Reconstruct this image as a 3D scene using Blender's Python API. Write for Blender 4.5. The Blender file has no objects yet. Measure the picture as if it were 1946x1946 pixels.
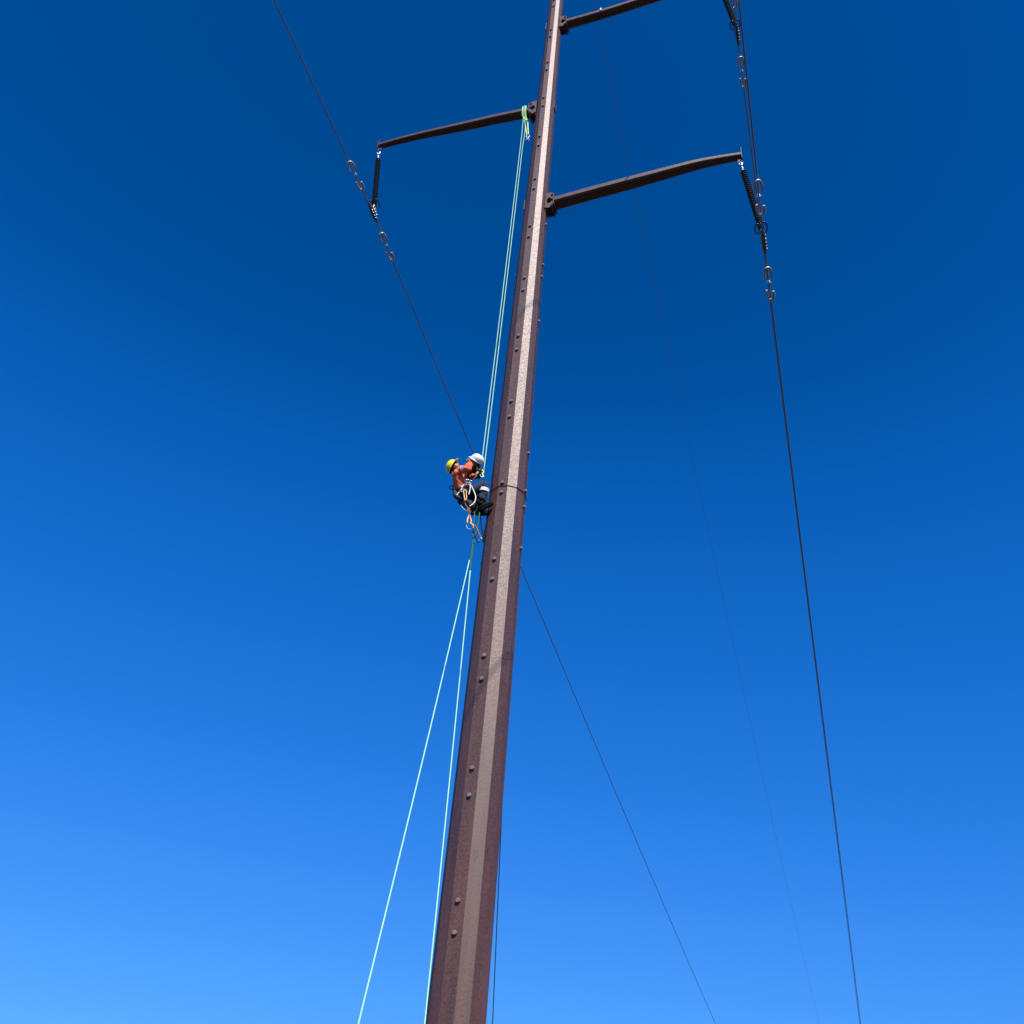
import bpy, bmesh, math, random
from mathutils import Vector, Matrix, noise
random.seed(4)
R = math.radians
S = bpy.context.scene
COL = S.collection

# ------------------------------------------------------------ camera, from the photo's vanishing points
F = 1946.0; CC = 973.0
CAM = Vector((0, 0, 1.6))
zc = Vector((1197 - CC, 1410 + CC, -F)).normalized()      # zenith in camera coordinates
fw = Vector((0, 0, -1)); yc = (fw - zc * fw.dot(zc)).normalized(); xc = yc.cross(zc)
M = Matrix((xc, yc, zc))
cam_d = bpy.data.cameras.new('camera'); cam = bpy.data.objects.new('camera', cam_d); COL.objects.link(cam)
cam.matrix_world = Matrix.Translation(CAM) @ M.to_4x4()
cam_d.sensor_width = 36; cam_d.lens = 36.0; cam_d.clip_start = 0.05; cam_d.clip_end = 6000
S.camera = cam
S.render.resolution_x = 1024; S.render.resolution_y = 1024

# ------------------------------------------------------------ sky and sun
SUN_AZ = 11.0      # degrees to the right of straight behind the camera
SUN_EL = 44.3
sun_dir = Vector((math.sin(R(SUN_AZ)) * math.cos(R(SUN_EL)), -math.cos(R(SUN_AZ)) * math.cos(R(SUN_EL)), math.sin(R(SUN_EL))))
world = bpy.data.worlds.new('World'); S.world = world; world.use_nodes = True
nt = world.node_tree; nt.nodes.clear()
out = nt.nodes.new('ShaderNodeOutputWorld'); bg = nt.nodes.new('ShaderNodeBackground')
sky = nt.nodes.new('ShaderNodeTexSky'); sky.sky_type = 'NISHITA'; sky.sun_disc = False
sky.sun_elevation = R(SUN_EL); sky.sun_rotation = R(180 - SUN_AZ)
sky.altitude = 1200; sky.air_density = 1.0; sky.dust_density = 0.2; sky.ozone_density = 3.0
# deep saturated blue of the clear high sky: per-channel grade of the sky texture
sep = nt.nodes.new('ShaderNodeSeparateColor'); comb = nt.nodes.new('ShaderNodeCombineColor')
nt.links.new(sky.outputs[0], sep.inputs[0])
GRADE = [  # (sky texture value, graded value) per channel
    [(0, 0), (.050, .0), (.058, .0006), (.067, .003), (.102, .0176), (.184, .065), (.242, .095), (.6, .30), (1, .6)],
    [(0, 0), (.060, .040), (.092, .065), (.101, .076), (.117, .112), (.178, .188), (.314, .325), (.402, .395), (1, .75)],
    [(0, 0), (.12, .20), (.195, .295), (.207, .342), (.235, .478), (.337, .716), (.533, .956), (.651, 1.0), (1, 1.0)]]
for i, pts in enumerate(GRADE):
    a = nt.nodes.new('ShaderNodeMath'); a.operation = 'MULTIPLY'; a.inputs[1].default_value = .1
    fc = nt.nodes.new('ShaderNodeFloatCurve'); cv = fc.mapping.curves[0]
    cv.points[0].location = pts[0]; cv.points[-1].location = pts[-1]
    for p in pts[1:-1]: cv.points.new(*p)
    for p in cv.points: p.handle_type = 'AUTO_CLAMPED'
    fc.mapping.update()
    m_ = nt.nodes.new('ShaderNodeMath'); m_.operation = 'MULTIPLY'; m_.inputs[1].default_value = 10
    nt.links.new(sep.outputs[i], a.inputs[0]); nt.links.new(a.outputs[0], fc.inputs['Value']); nt.links.new(fc.outputs[0], m_.inputs[0]); nt.links.new(m_.outputs[0], comb.inputs[i])
nt.links.new(comb.outputs[0], bg.inputs[0]); bg.inputs[1].default_value = 0.0785
nt.links.new(bg.outputs[0], out.inputs[0])
sd = bpy.data.lights.new('sun', 'SUN'); sun = bpy.data.objects.new('sun', sd); COL.objects.link(sun)
sd.energy = 5.0; sd.angle = R(0.47); sd.color = (1.0, 0.955, 0.90)
sun.rotation_euler = (-sun_dir).to_track_quat('-Z', 'Y').to_euler(); sun.location = (0, -20, 60)
S.view_settings.view_transform = 'Standard'; S.view_settings.look = 'None'
S.view_settings.gamma = 1; S.view_settings.use_curve_mapping = False; S.view_settings.exposure = 0.35
S.render.engine = 'CYCLES'

# ------------------------------------------------------------ materials
def mat(name, col, rough=0.5, metal=0.0, spec=0.5, bump=None, var=None, coat=0.0):
    m = bpy.data.materials.new(name); m.use_nodes = True; t = m.node_tree; b = t.nodes['Principled BSDF']
    b.inputs['Base Color'].default_value = (*col, 1); b.inputs['Roughness'].default_value = rough
    b.inputs['Metallic'].default_value = metal; b.inputs['Specular IOR Level'].default_value = spec
    if coat: b.inputs['Coat Weight'].default_value = coat; b.inputs['Coat Roughness'].default_value = 0.3
    tc = t.nodes.new('ShaderNodeTexCoord')
    if var:
        n = t.nodes.new('ShaderNodeTexNoise'); n.inputs['Scale'].default_value = var[0]; n.inputs['Detail'].default_value = 6
        r = t.nodes.new('ShaderNodeValToRGB'); a = var[1]
        r.color_ramp.elements[0].position = 0.35; r.color_ramp.elements[1].position = 0.65
        r.color_ramp.elements[0].color = (*[c * (1 - a) for c in col], 1); r.color_ramp.elements[1].color = (*[min(1, c * (1 + a)) for c in col], 1)
        t.links.new(tc.outputs['Object'], n.inputs['Vector']); t.links.new(n.outputs['Fac'], r.inputs['Fac']); t.links.new(r.outputs['Color'], b.inputs['Base Color'])
    if bump:
        n = t.nodes.new('ShaderNodeTexNoise'); n.inputs['Scale'].default_value = bump[0]; n.inputs['Detail'].default_value = 4
        p = t.nodes.new('ShaderNodeBump'); p.inputs['Strength'].default_value = bump[1]; p.inputs['Distance'].default_value = bump[2]
        t.links.new(tc.outputs['Object'], n.inputs['Vector']); t.links.new(n.outputs['Fac'], p.inputs['Height']); t.links.new(p.outputs['Normal'], b.inputs['Normal'])
    return m

def pole_material():
    # weathering steel: brown oxide skin with a hard sheen, mottled patina, a few dark run marks and scuffs
    m = bpy.data.materials.new('brown_steel'); m.use_nodes = True; t = m.node_tree; b = t.nodes['Principled BSDF']
    N = t.nodes.new; L = t.links.new
    tc = N('ShaderNodeTexCoord')
    n1 = N('ShaderNodeTexNoise'); n1.inputs['Scale'].default_value = 30; n1.inputs['Detail'].default_value = 6; n1.inputs['Roughness'].default_value = 0.75
    L(tc.outputs['Object'], n1.inputs['Vector'])
    mp = N('ShaderNodeMapping'); mp.inputs['Scale'].default_value = (3.4, 3.4, 0.28); L(tc.outputs['Object'], mp.inputs['Vector'])
    n2 = N('ShaderNodeTexNoise'); n2.inputs['Scale'].default_value = 2.2; n2.inputs['Detail'].default_value = 8; L(mp.outputs['Vector'], n2.inputs['Vector'])
    r1 = N('ShaderNodeValToRGB'); r1.color_ramp.elements[0].position = 0.38; r1.color_ramp.elements[1].position = 0.62
    r1.color_ramp.elements[0].color = (0.074, 0.025, 0.018, 1); r1.color_ramp.elements[1].color = (0.094, 0.037, 0.028, 1)
    L(n1.outputs['Fac'], r1.inputs['Fac'])
    r2 = N('ShaderNodeValToRGB'); r2.color_ramp.elements[0].position = 0.3; r2.color_ramp.elements[1].position = 0.7
    r2.color_ramp.elements[0].color = (0.62, 0.64, 0.68, 1); r2.color_ramp.elements[1].color = (1.32, 1.18, 1.05, 1)
    L(n2.outputs['Fac'], r2.inputs['Fac'])
    mx = N('ShaderNodeMix'); mx.data_type = 'RGBA'; mx.blend_type = 'MULTIPLY'; mx.inputs['Factor'].default_value = 1
    L(r1.outputs['Color'], mx.inputs['A']); L(r2.outputs['Color'], mx.inputs['B'])
    # dark scuffs and runs, rare
    mp3 = N('ShaderNodeMapping'); mp3.inputs['Scale'].default_value = (9, 9, 2.0); L(tc.outputs['Object'], mp3.inputs['Vector'])
    n3 = N('ShaderNodeTexNoise'); n3.inputs['Scale'].default_value = 1.0; n3.inputs['Detail'].default_value = 3; L(mp3.outputs['Vector'], n3.inputs['Vector'])
    r3 = N('ShaderNodeValToRGB'); r3.color_ramp.elements[0].position = 0.70; r3.color_ramp.elements[1].position = 0.715
    r3.color_ramp.elements[0].color = (0, 0, 0, 1); r3.color_ramp.elements[1].color = (1, 1, 1, 1)
    L(n3.outputs['Fac'], r3.inputs['Fac'])
    mx3 = N('ShaderNodeMix'); mx3.data_type = 'RGBA'; L(r3.outputs['Color'], mx3.inputs['Factor']); L(mx.outputs['Result'], mx3.inputs['A']); mx3.inputs['B'].default_value = (0.03, 0.016, 0.017, 1)
    
    rr = N('ShaderNodeMapRange'); rr.inputs['To Min'].default_value = POLE_R[0]; rr.inputs['To Max'].default_value = POLE_R[1]
    rr.inputs['From Min'].default_value = 0.35; rr.inputs['From Max'].default_value = 0.65
    L(n1.outputs['Fac'], rr.inputs['Value']); gl = N('ShaderNodeBsdfGlossy'); gl.inputs['Color'].default_value = (1, .90, .87, 1); df = N('ShaderNodeBsdfDiffuse'); df.inputs['Roughness'].default_value = .6
    L(rr.outputs['Result'], gl.inputs['Roughness'])
    bp = N('ShaderNodeBump'); bp.inputs['Strength'].default_value = 0.55; bp.inputs['Distance'].default_value = 0.003
    L(n1.outputs['Fac'], bp.inputs['Height']); L(bp.outputs['Normal'], gl.inputs['Normal']); L(bp.outputs['Normal'], df.inputs['Normal'])
    L(mx3.outputs['Result'], df.inputs['Color'])
    fr = N('ShaderNodeFresnel'); fr.inputs['IOR'].default_value = POLE_IOR
    mi = N('ShaderNodeMath'); mi.operation = 'MINIMUM'; mi.inputs[1].default_value = POLE_FMAX; L(fr.outputs[0], mi.inputs[0])
    ms = N('ShaderNodeMixShader'); L(mi.outputs[0], ms.inputs['Fac']); L(df.outputs[0], ms.inputs[1]); L(gl.outputs[0], ms.inputs[2])
    t.nodes.remove(b); L(ms.outputs[0], t.nodes['Material Output'].inputs['Surface'])
    return m
POLE_R = (0.40, 0.64); POLE_IOR = 1.62; POLE_FMAX = 0.105
MT = {
    'steel': pole_material(),
    'galv': mat('galvanised', (0.62, 0.63, 0.64), 0.32, 0.85, var=(60, .15)),
    'dullgalv': mat('dull_aluminium', (0.38, 0.38, 0.37), 0.40, 0.35, var=(40, .2)),
    'clampgrey': mat('weathered_clamp', (0.11, 0.11, 0.095), 0.5, .3, var=(30, .3)),
    'lug': mat('worn_steel_stub', (0.24, 0.18, 0.16), 0.4, .3, var=(40, .2)),
    'darkmetal': mat('dark_ring_metal', (0.05, 0.05, 0.055), 0.3, .6),
    'wire': mat('aluminium_strand', (0.20, 0.175, 0.165), 0.5, 0.3, bump=(300, .3, .002)),
    'rubber': mat('insulator_rubber', (0.035, 0.036, 0.038), 0.42),
    'mint': mat('mint_rope', (0.32, 0.64, 0.40), 0.7, bump=(160, .6, .003), var=(90, .12)),
    'lime': mat('lime_webbing', (0.62, 0.85, 0.28), 0.7, bump=(120, .5, .003), var=(80, .1)),
    'green': mat('green_rope', (0.005, 0.10, 0.06), 0.7, bump=(160, .6, .003), var=(60, .3)),
    'white_rope': mat('white_rope', (0.75, 0.74, 0.66), 0.7, bump=(160, .5, .003)),
    'black_strap': mat('black_webbing', (0.008, 0.008, 0.012), 0.8, spec=.15, bump=(140, .4, .002)),
    'tan': mat('tan_webbing', (0.72, 0.42, 0.16), 0.6, var=(50, .25)),
    'brown_strap': mat('rust_webbing', (0.30, 0.12, 0.03), 0.65, var=(50, .3)),
    'skin': mat('skin', (0.36, 0.19, 0.12), 0.5),
    'jacket': mat('dark_jacket', (0.03, 0.018, 0.014), 0.8),
    'shirt': mat('orange_shirt', (0.86, 0.15, 0.06), 0.8, spec=.3, bump=(28, .8, .02), var=(14, .18)),
    'trousers': mat('navy_trousers', (0.026, 0.031, 0.050), 0.8, spec=.3, bump=(30, .8, .015), var=(14, .2)),
    'reflect': mat('reflective_tape', (0.78, 0.79, 0.80), 0.35, var=(60, .08)),
    'greytape': mat('grey_tape', (0.36, 0.33, 0.33), 0.4),
    'yellow': mat('yellow_shell', (0.93, 0.72, 0.01), 0.22, coat=.5),
    'white': mat('white_shell', (0.80, 0.81, 0.82), 0.28, coat=.4, var=(30, .05)),
    'black': mat('black_leather', (0.006, 0.006, 0.006), 0.7, spec=.12, bump=(60, .4, .004)),
    'sole': mat('boot_sole', (0.008, 0.008, 0.007), 0.9, spec=.1),
    'hair': mat('dark_hair', (0.02, 0.013, 0.009), 0.7),
    'glove': mat('pale_glove', (0.72, 0.66, 0.58), 0.7),
    'bag': mat('dark_canvas', (0.02, 0.021, 0.019), 0.8, bump=(60, .5, .005)),
}

# ------------------------------------------------------------ helpers
def link(name, bm, m, parent=None, smooth=False):
    me = bpy.data.meshes.new(name)
    if parent is not None:
        p = parent; off = Vector()
        while p is not None: off += p.location; p = p.parent
        if getattr(bm, 'is_local', False) is False and parent.get('_local') is None:
            bmesh.ops.translate(bm, verts=bm.verts, vec=-off)
    bmesh.ops.recalc_face_normals(bm, faces=bm.faces)
    if smooth:
        for f in bm.faces: f.smooth = True
    bm.to_mesh(me); bm.free()
    if isinstance(m, (list, tuple)):
        for q in m: me.materials.append(MT[q])
    else: me.materials.append(MT[m] if isinstance(m, str) else m)
    o = bpy.data.objects.new(name, me); COL.objects.link(o)
    if parent is not None: o.parent = parent
    return o
def thing(name, loc, label, cat, group=None, local=False):
    o = bpy.data.objects.new(name, None); COL.objects.link(o); o.location = loc; o.empty_display_size = .2
    o['label'] = label; o['category'] = cat
    if group: o['group'] = group
    if local: o['_local'] = 1
    return o
def tag(o, label, cat, group=None):
    o['label'] = label; o['category'] = cat
    if group: o['group'] = group
    return o
def single(name, bm, m, label, cat, group=None, smooth=False):
    c = Vector()
    for v in bm.verts: c += v.co
    lo = min(v.co.z for v in bm.verts); c /= len(bm.verts); c.z = lo
    bmesh.ops.translate(bm, verts=bm.verts, vec=-c)
    o = link(name, bm, m, None, smooth); o.location = c
    return tag(o, label, cat, group)
def frame(d, up=Vector((0, 0, 1))):
    d = d.normalized()
    if abs(d.dot(up)) > .98: up = Vector((1, 0, 0))
    x = up.cross(d).normalized(); return x, d.cross(x).normalized(), d
def tube(bm, pts, r, n=8, closed=False, flat=1.0, cap=True):
    pts = [Vector(p) for p in pts]; rings = []; N = len(pts); x = None
    for i, p in enumerate(pts):
        if closed: d = pts[(i + 1) % N] - pts[i - 1]
        else: d = pts[min(i + 1, N - 1)] - pts[max(i - 1, 0)]
        d.normalize()
        if x is None: x, y, _ = frame(d)
        else:
            x = (x - d * x.dot(d)).normalized(); y = d.cross(x)
        rr = r[i] if isinstance(r, (list, tuple)) else r
        rings.append([bm.verts.new(p + x * math.cos(2 * math.pi * k / n) * rr + y * math.sin(2 * math.pi * k / n) * rr * flat) for k in range(n)])
    for i in range(N if closed else N - 1):
        a = rings[i]; b = rings[(i + 1) % N]
        for k in range(n): bm.faces.new((a[k], a[(k + 1) % n], b[(k + 1) % n], b[k]))
    if cap and not closed:
        bm.faces.new(rings[0][::-1]); bm.faces.new(rings[-1])
    return bm
def smooth_pts(P, k=6, closed=False):
    P = [Vector(p) for p in P]; out = []; n = len(P)
    rng = range(n if closed else n - 1)
    for i in rng:
        if closed: a, b, c, d = P[i - 1], P[i], P[(i + 1) % n], P[(i + 2) % n]
        else: a, b, c, d = P[max(i - 1, 0)], P[i], P[i + 1], P[min(i + 2, n - 1)]
        for j in range(k):
            t = j / k
            out.append(.5 * ((2 * b) + (c - a) * t + (2 * a - 5 * b + 4 * c - d) * t * t + (3 * b - a - 3 * c + d) * t ** 3))
    if not closed: out.append(P[-1])
    return out
def box(bm, c, ax, s, bev=0.0):
    x, y, z = ax; t = bmesh.new(); bmesh.ops.create_cube(t, size=1)
    for v in t.verts: v.co = Vector((v.co.x * s[0], v.co.y * s[1], v.co.z * s[2]))
    if bev: bmesh.ops.bevel(t, geom=t.edges[:], offset=bev, segments=2, affect='EDGES')
    for v in t.verts: v.co = Vector(c) + x * v.co.x + y * v.co.y + z * v.co.z
    merge(bm, t); return bm
def merge(bm, t):
    me = bpy.data.meshes.new('tmp'); t.to_mesh(me); t.free(); bm.from_mesh(me); bpy.data.meshes.remove(me)
def cyl(bm, a, b, r, r2=None, n=12, bev=0):
    a = Vector(a); b = Vector(b); r2 = r if r2 is None else r2
    tube(bm, [a, b], [r, r2], n); return bm
def prism(bm, outline, o, ex, ey, ez, th, holes=None):
    # outline (2D) in ex/ey, thickness th along ez, centred
    f = [bm.verts.new(o + ex * x + ey * y + ez * th / 2) for x, y in outline]
    g = [bm.verts.new(o + ex * x + ey * y - ez * th / 2) for x, y in outline]
    n = len(f); bm.faces.new(f); bm.faces.new(g[::-1])
    for i in range(n): bm.faces.new((f[i], g[i], g[(i + 1) % n], f[(i + 1) % n]))
    return bm
def ringplate(bm, outer, inner, o, ex, ey, ez, th):
    # plate with one hole; outer and inner have the same number of points
    def V(p, s): return bm.verts.new(o + ex * p[0] + ey * p[1] + ez * s * th / 2)
    of = [V(p, 1) for p in outer]; og = [V(p, -1) for p in outer]; jf = [V(p, 1) for p in inner]; jg = [V(p, -1) for p in inner]; n = len(of)
    for i in range(n):
        k = (i + 1) % n
        bm.faces.new((of[i], of[k], jf[k], jf[i])); bm.faces.new((og[k], og[i], jg[i], jg[k]))
        bm.faces.new((of[k], of[i], og[i], og[k])); bm.faces.new((jf[i], jf[k], jg[k], jg[i]))
    return bm
def dup(root, loc, rot=None, label=None):
    r = root.copy(); COL.objects.link(r); r.location = loc
    if rot is not None: r.rotation_euler = rot
    if label: r['label'] = label
    for ch in list(root.children):
        c = ch.copy(); COL.objects.link(c); c.parent = r
        for g in ch.children:
            d = g.copy(); COL.objects.link(d); d.parent = c
    return r

# ------------------------------------------------------------ the lay of the place
AZ = R(19.676)
U = Vector((math.sin(AZ), math.cos(AZ), 0))            # direction of the line, away from the viewer
W = Vector((math.cos(AZ), -math.sin(AZ), 0))           # to the right of the line
Z = Vector((0, 0, 1))
POLE = Vector((-0.1105, 14.9996, 0))
def PR(z): return 0.440 - 0.0064 * z                   # circumradius of the twelve-sided shaft
def at(p, z, s=0.0): return POLE + W * p + U * s + Z * z

# ground: one dry grass and gravel sheet to the horizon
gm = bpy.data.materials.new('dry_grass_ground'); gm.use_nodes = True; t = gm.node_tree; b = t.nodes['Principled BSDF']
tc = t.nodes.new('ShaderNodeTexCoord'); n = t.nodes.new('ShaderNodeTexNoise'); n.inputs['Scale'].default_value = .8; n.inputs['Detail'].default_value = 10
r = t.nodes.new('ShaderNodeValToRGB'); r.color_ramp.elements[0].color = (.014, .015, .008, 1); r.color_ramp.elements[1].color = (.035, .030, .018, 1)
t.links.new(tc.outputs['Object'], n.inputs['Vector']); t.links.new(n.outputs['Fac'], r.inputs['Fac']); t.links.new(r.outputs['Color'], b.inputs['Base Color']); b.inputs['Roughness'].default_value = .95
bm = bmesh.new(); bmesh.ops.create_grid(bm, x_segments=60, y_segments=60, size=2500)
for v in bm.verts:
    d = v.co.length; v.co.z = -0.0 if d < 120 else noise.noise(v.co / 400) * min(6, (d - 120) / 60)
g = link('ground', bm, gm); g['kind'] = 'structure'

# ------------------------------------------------------------ pole
pole = thing('transmission_pole', POLE, 'tall brown twelve-sided tapered steel pole that the two climbers hang beside', 'power pole')
def ang(a):  # direction at azimuth a (degrees to the right of the direction towards the viewer)
    return Vector((math.sin(R(a)), -math.cos(R(a)), 0))
bm = bmesh.new(); rings = []
for z in [0.35, 14.2, 28, 42.2]:
    rings.append([bm.verts.new(POLE + ang(-3.5 + 30 * k) * PR(z) + Z * z) for k in range(12)])
for a, b_ in zip(rings, rings[1:]):
    for k in range(12): bm.faces.new((a[k], a[(k + 1) % 12], b_[(k + 1) % 12], b_[k]))
bm.faces.new(rings[0]); bm.faces.new(rings[-1][::-1])
ed = [e for e in bm.edges if abs((e.verts[0].co - e.verts[1].co).z) > 5]
bmesh.ops.bevel(bm, geom=ed, offset=0.006, segments=2, affect='EDGES')
shaft = link('shaft', bm, 'steel', pole)
bm = bmesh.new(); cyl(bm, POLE + Z * .3, POLE + Z * .35, .62, n=24)
for k in range(12): cyl(bm, POLE + ang(30 * k) * .54 + Z * .35, POLE + ang(30 * k) * .54 + Z * .45, .03, n=6)
link('base_flange', bm, 'steel', pole)
bm = bmesh.new(); cyl(bm, POLE, POLE + Z * .3, .9, n=32); link('footing', bm, mat('concrete', (.32, .31, .29), .9, var=(12, .2)), pole)
bm = bmesh.new(); cyl(bm, POLE + Z * 42.2, POLE + Z * 42.24, PR(42) + .02, n=12); link('top_cap', bm, 'steel', pole)
# step lugs: threaded stubs on three faces
def lug(z, a, side=0.0):
    nrm = ang(a); tg = Vector((-nrm.y, nrm.x, 0)); ap = PR(z) * math.cos(R(15))
    c = POLE + nrm * (ap - .004) + tg * side + Z * z
    bm = bmesh.new()
    tube(bm, [c, c + nrm * .036, c + nrm * .046], [.036, .036, .028], 16)
    cyl(bm, c + nrm * .0455, c + nrm * .048, .012, .011, n=10)
    link('step_lug', bm, 'lug', pole)
zs = []
for k in range(-1, 16):
    if k == 4: zs += [13.98, 14.22]
    else: zs += [5.96 + 2.004 * k, 6.40 + 2.004 * k]
for z in zs: lug(z, -19.5)
for z in (22.79, 21.21, 20.76, 19.19, 15.22, 14.24, 13.85, 12.87): lug(z, 70.5)
for z in (12.62, 20.5, 21.0): lug(z, -109.5)
# vertical seam welds (long, thin) on two corners
for a in (-33.5, 146.5):
    bm = bmesh.new(); tube(bm, [POLE + ang(a) * (PR(z) - .0) + Z * z for z in (.4, 14, 28, 42)], .0045, 6); link('seam_weld', bm, 'steel', pole)

def crossarm(side, prof, tipz):
    """tapered octagonal davit arm; prof = list of (p, z centre, apparent depth)"""
    P = [(abs(p), z, h) for p, z, h in prof]
    pts = smooth_pts([at(side * p, z) for p, z, h in P], 4); hs = smooth_pts([Vector((h, 0, 0)) for p, z, h in P], 4)
    bm = bmesh.new(); rings = []
    for i, (c, h) in enumerate(zip(pts, hs)):
        d = (pts[min(i + 1, len(pts) - 1)] - pts[max(i - 1, 0)]).normalized(); up = (Z - d * d.z).normalized(); sd = U
        k = h.x; hw = .5 * k * .57; hh = .5 * k * .41; ch = .18 * k * .42
        o8 = [(-hw, -hh + ch), (-hw, hh - ch), (-hw + ch, hh), (hw - ch, hh), (hw, hh - ch), (hw, -hh + ch), (hw - ch, -hh), (-hw + ch, -hh)]
        rings.append([bm.verts.new(c + sd * x + up * y) for x, y in o8])
    for a, b_ in zip(rings, rings[1:]):
        for k in range(8): bm.faces.new((a[k], a[(k + 1) % 8], b_[(k + 1) % 8], b_[k]))
    bm.faces.new(rings[0]); bm.faces.new(rings[-1][::-1])
    arm = link('crossarm', bm, 'steel', pole)
    z0 = P[0][1]; rp = PR(z0); ap = rp * math.cos(R(15)); w_ = W * side
    # arm base flange
    bm = bmesh.new(); x0 = abs(P[0][0]) - .0
    box(bm, at(side * (x0 - .01), z0 - .02), (w_, U, Z), (.025, .34, .40), .003); link('arm_flange', bm, 'steel', arm)
    # two bracket cheeks with a lightening hole, gusset plates and through bolts
    for s in (-1, 1):
        bm = bmesh.new(); L0 = ap - .01; L1 = x0 - .022
        outer = [(L0, .30), ((L0 + L1) / 2, .30), (L1, .24), (L1, .0), (L1, -.24), ((L0 + L1) / 2, -.34), (L0, -.30), (L0, 0)]
        cx, cy = (L0 + L1) / 2, -.03; rr = (L1 - L0) * .30
        inner = [(cx + rr * math.cos(R(q)), cy + 2.0 * rr * math.sin(R(q))) for q in (135, 90, 45, 0, -45, -90, -135, 180)]
        ringplate(bm, outer, inner, at(0, z0, 0) + U * s * .135, w_, Z, U, .016)
        link('bracket', bm, 'steel', arm)
    bm = bmesh.new()
    for zz in (.24, -.22):
        box(bm, at(side * (ap + x0) / 2, z0 + zz), (w_, U, Z), (x0 - ap + .02, .25, .014))
    box(bm, at(side * (ap + .012), z0), (w_, U, Z), (.02, .22, .74), .003)
    link('gusset', bm, 'steel', arm)
    for zz in (.17, -.02, -.29):
        bm = bmesh.new(); c = at(side * (x0 - .055), z0 + zz)
        cyl(bm, c - U * .19, c + U * .19, .014, n=8)
        for s in (-1, 1): cyl(bm, c + U * s * .146, c + U * s * .172, .03, n=6)
        link('bolt', bm, 'steel', arm)
    # end plate with an upstanding fin and the hanger lug below
    pt = abs(P[-1][0]); zt = P[-1][1]; h = P[-1][2] * .42
    bm = bmesh.new(); box(bm, at(side * (pt + .008), zt + .07), (w_, U, Z), (.016, h * 1.1, h + .30), .002); link('end_plate', bm, 'steel', arm)
    bm = bmesh.new()
    o8 = [(-.05, .03), (-.02, .06), (.02, .06), (.05, .03), (.05, -.10), (.03, -.15), (-.03, -.15), (-.05, -.10)]
    i8 = [(.018 * math.cos(R(q)), -.10 + .018 * math.sin(R(q))) for q in (157, 112, 67, 22, -22, -67, -112, -157)]
    ringplate(bm, o8, i8, at(side * (pt - .05), zt - h / 2 - .03), w_, Z, U, .014); link('hanger_lug', bm, 'steel', arm)
    return arm
crossarm(1, [(.50, 23.61, .52), (1.09, 23.68, .52), (2.13, 23.79, .51), (3.06, 23.89, .47), (3.95, 23.99, .41), (4.58, 23.99, .35), (5.06, 23.96, .31)], 0)
crossarm(-1, [(.46, 28.30, .455), (1.33, 28.36, .44), (2.02, 28.38, .425), (2.96, 28.41, .38), (3.72, 28.44, .34), (4.45, 28.43, .31), (5.04, 28.38, .27)], 0)
crossarm(1, [(.44, 33.06, .47), (1.60, 33.14, .46), (3.06, 33.34, .44), (3.95, 33.44, .38), (4.6, 33.46, .33), (5.08, 33.42, .28)], 0)
top_arm = [o for o in pole.children if o.name.startswith('crossarm')][-1]
bm = bmesh.new(); box(bm, at(1.50, 33.17) - U * .150, (W, U, Z), (.045, .012, .12), .002); link('arm_tag', bm, mat('white_tag', (.85, .85, .83), .4), top_arm)
# spare vangs for arms that are not fitted, and the ground-wire peak
for z, sd in ((33.1, -1), (23.7, -1), (28.3, 1)):
    bm = bmesh.new(); ap = PR(z) * math.cos(R(15))
    box(bm, at(sd * (ap + .01), z), (W * sd, U, Z), (.03, .18, .42), .003); link('spare_vang', bm, 'steel', pole)
bm = bmesh.new(); box(bm, at(.24, 41.9), (W, U, Z), (.22, .02, .14), .003); link('peak_lug', bm, 'steel', pole)

# ------------------------------------------------------------ conductors
def wire_pts(off, z0, k, a, b_, s0, s1, n):
    out = []
    for i in range(n + 1):
        q = (i / n) ** 1.6; s = s0 + (s1 - s0) * q
        out.append(at(off + k * abs(s), z0 - a * abs(s) + b_ * s * s, s))
    return out
def conductor(name, off, z0, kf, kn, a, b_, an, bn, r, label, s1=360, cat='cable', group='bare line conductors'):
    far = wire_pts(off, z0, kf, a, b_, 0, s1, 90); near = wire_pts(off, z0, kn, an, bn, 0, -110, 60)
    bm = bmesh.new(); tube(bm, near[::-1] + far[1:], r, 8)
    return single(name, bm, 'wire', label, cat, group, smooth=True)
COND = {'L': (-4.645, 24.93), 'R': (5.303, 20.46), 'T': (5.345, 29.84)}
conductor('conductor', COND['L'][0], COND['L'][1] + .04, -.00035, .00114, .0770, .00022, .027, .0002, .0170, 'dark conductor wire left of the pole, running behind the two climbers')
conductor('conductor', 5.303, 20.50, .0006, .0145, .0765, .00021, .031, .0002, .0170, 'dark conductor wire hung from the lower right arm, in front of its twin')
conductor('conductor', 5.345, 29.88, 0, .012, .0765, .00021, .031, .0002, .0170, 'dark conductor wire hung from the top right arm, thinner and just left of its twin')
conductor('shield_wire', .32, 41.81, -.00163, 0, .05773, .00029, .045, .0003, .0075, 'hair thin wire high up between the pole and the right conductors', s1=200, cat='wire', group=None)

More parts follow.
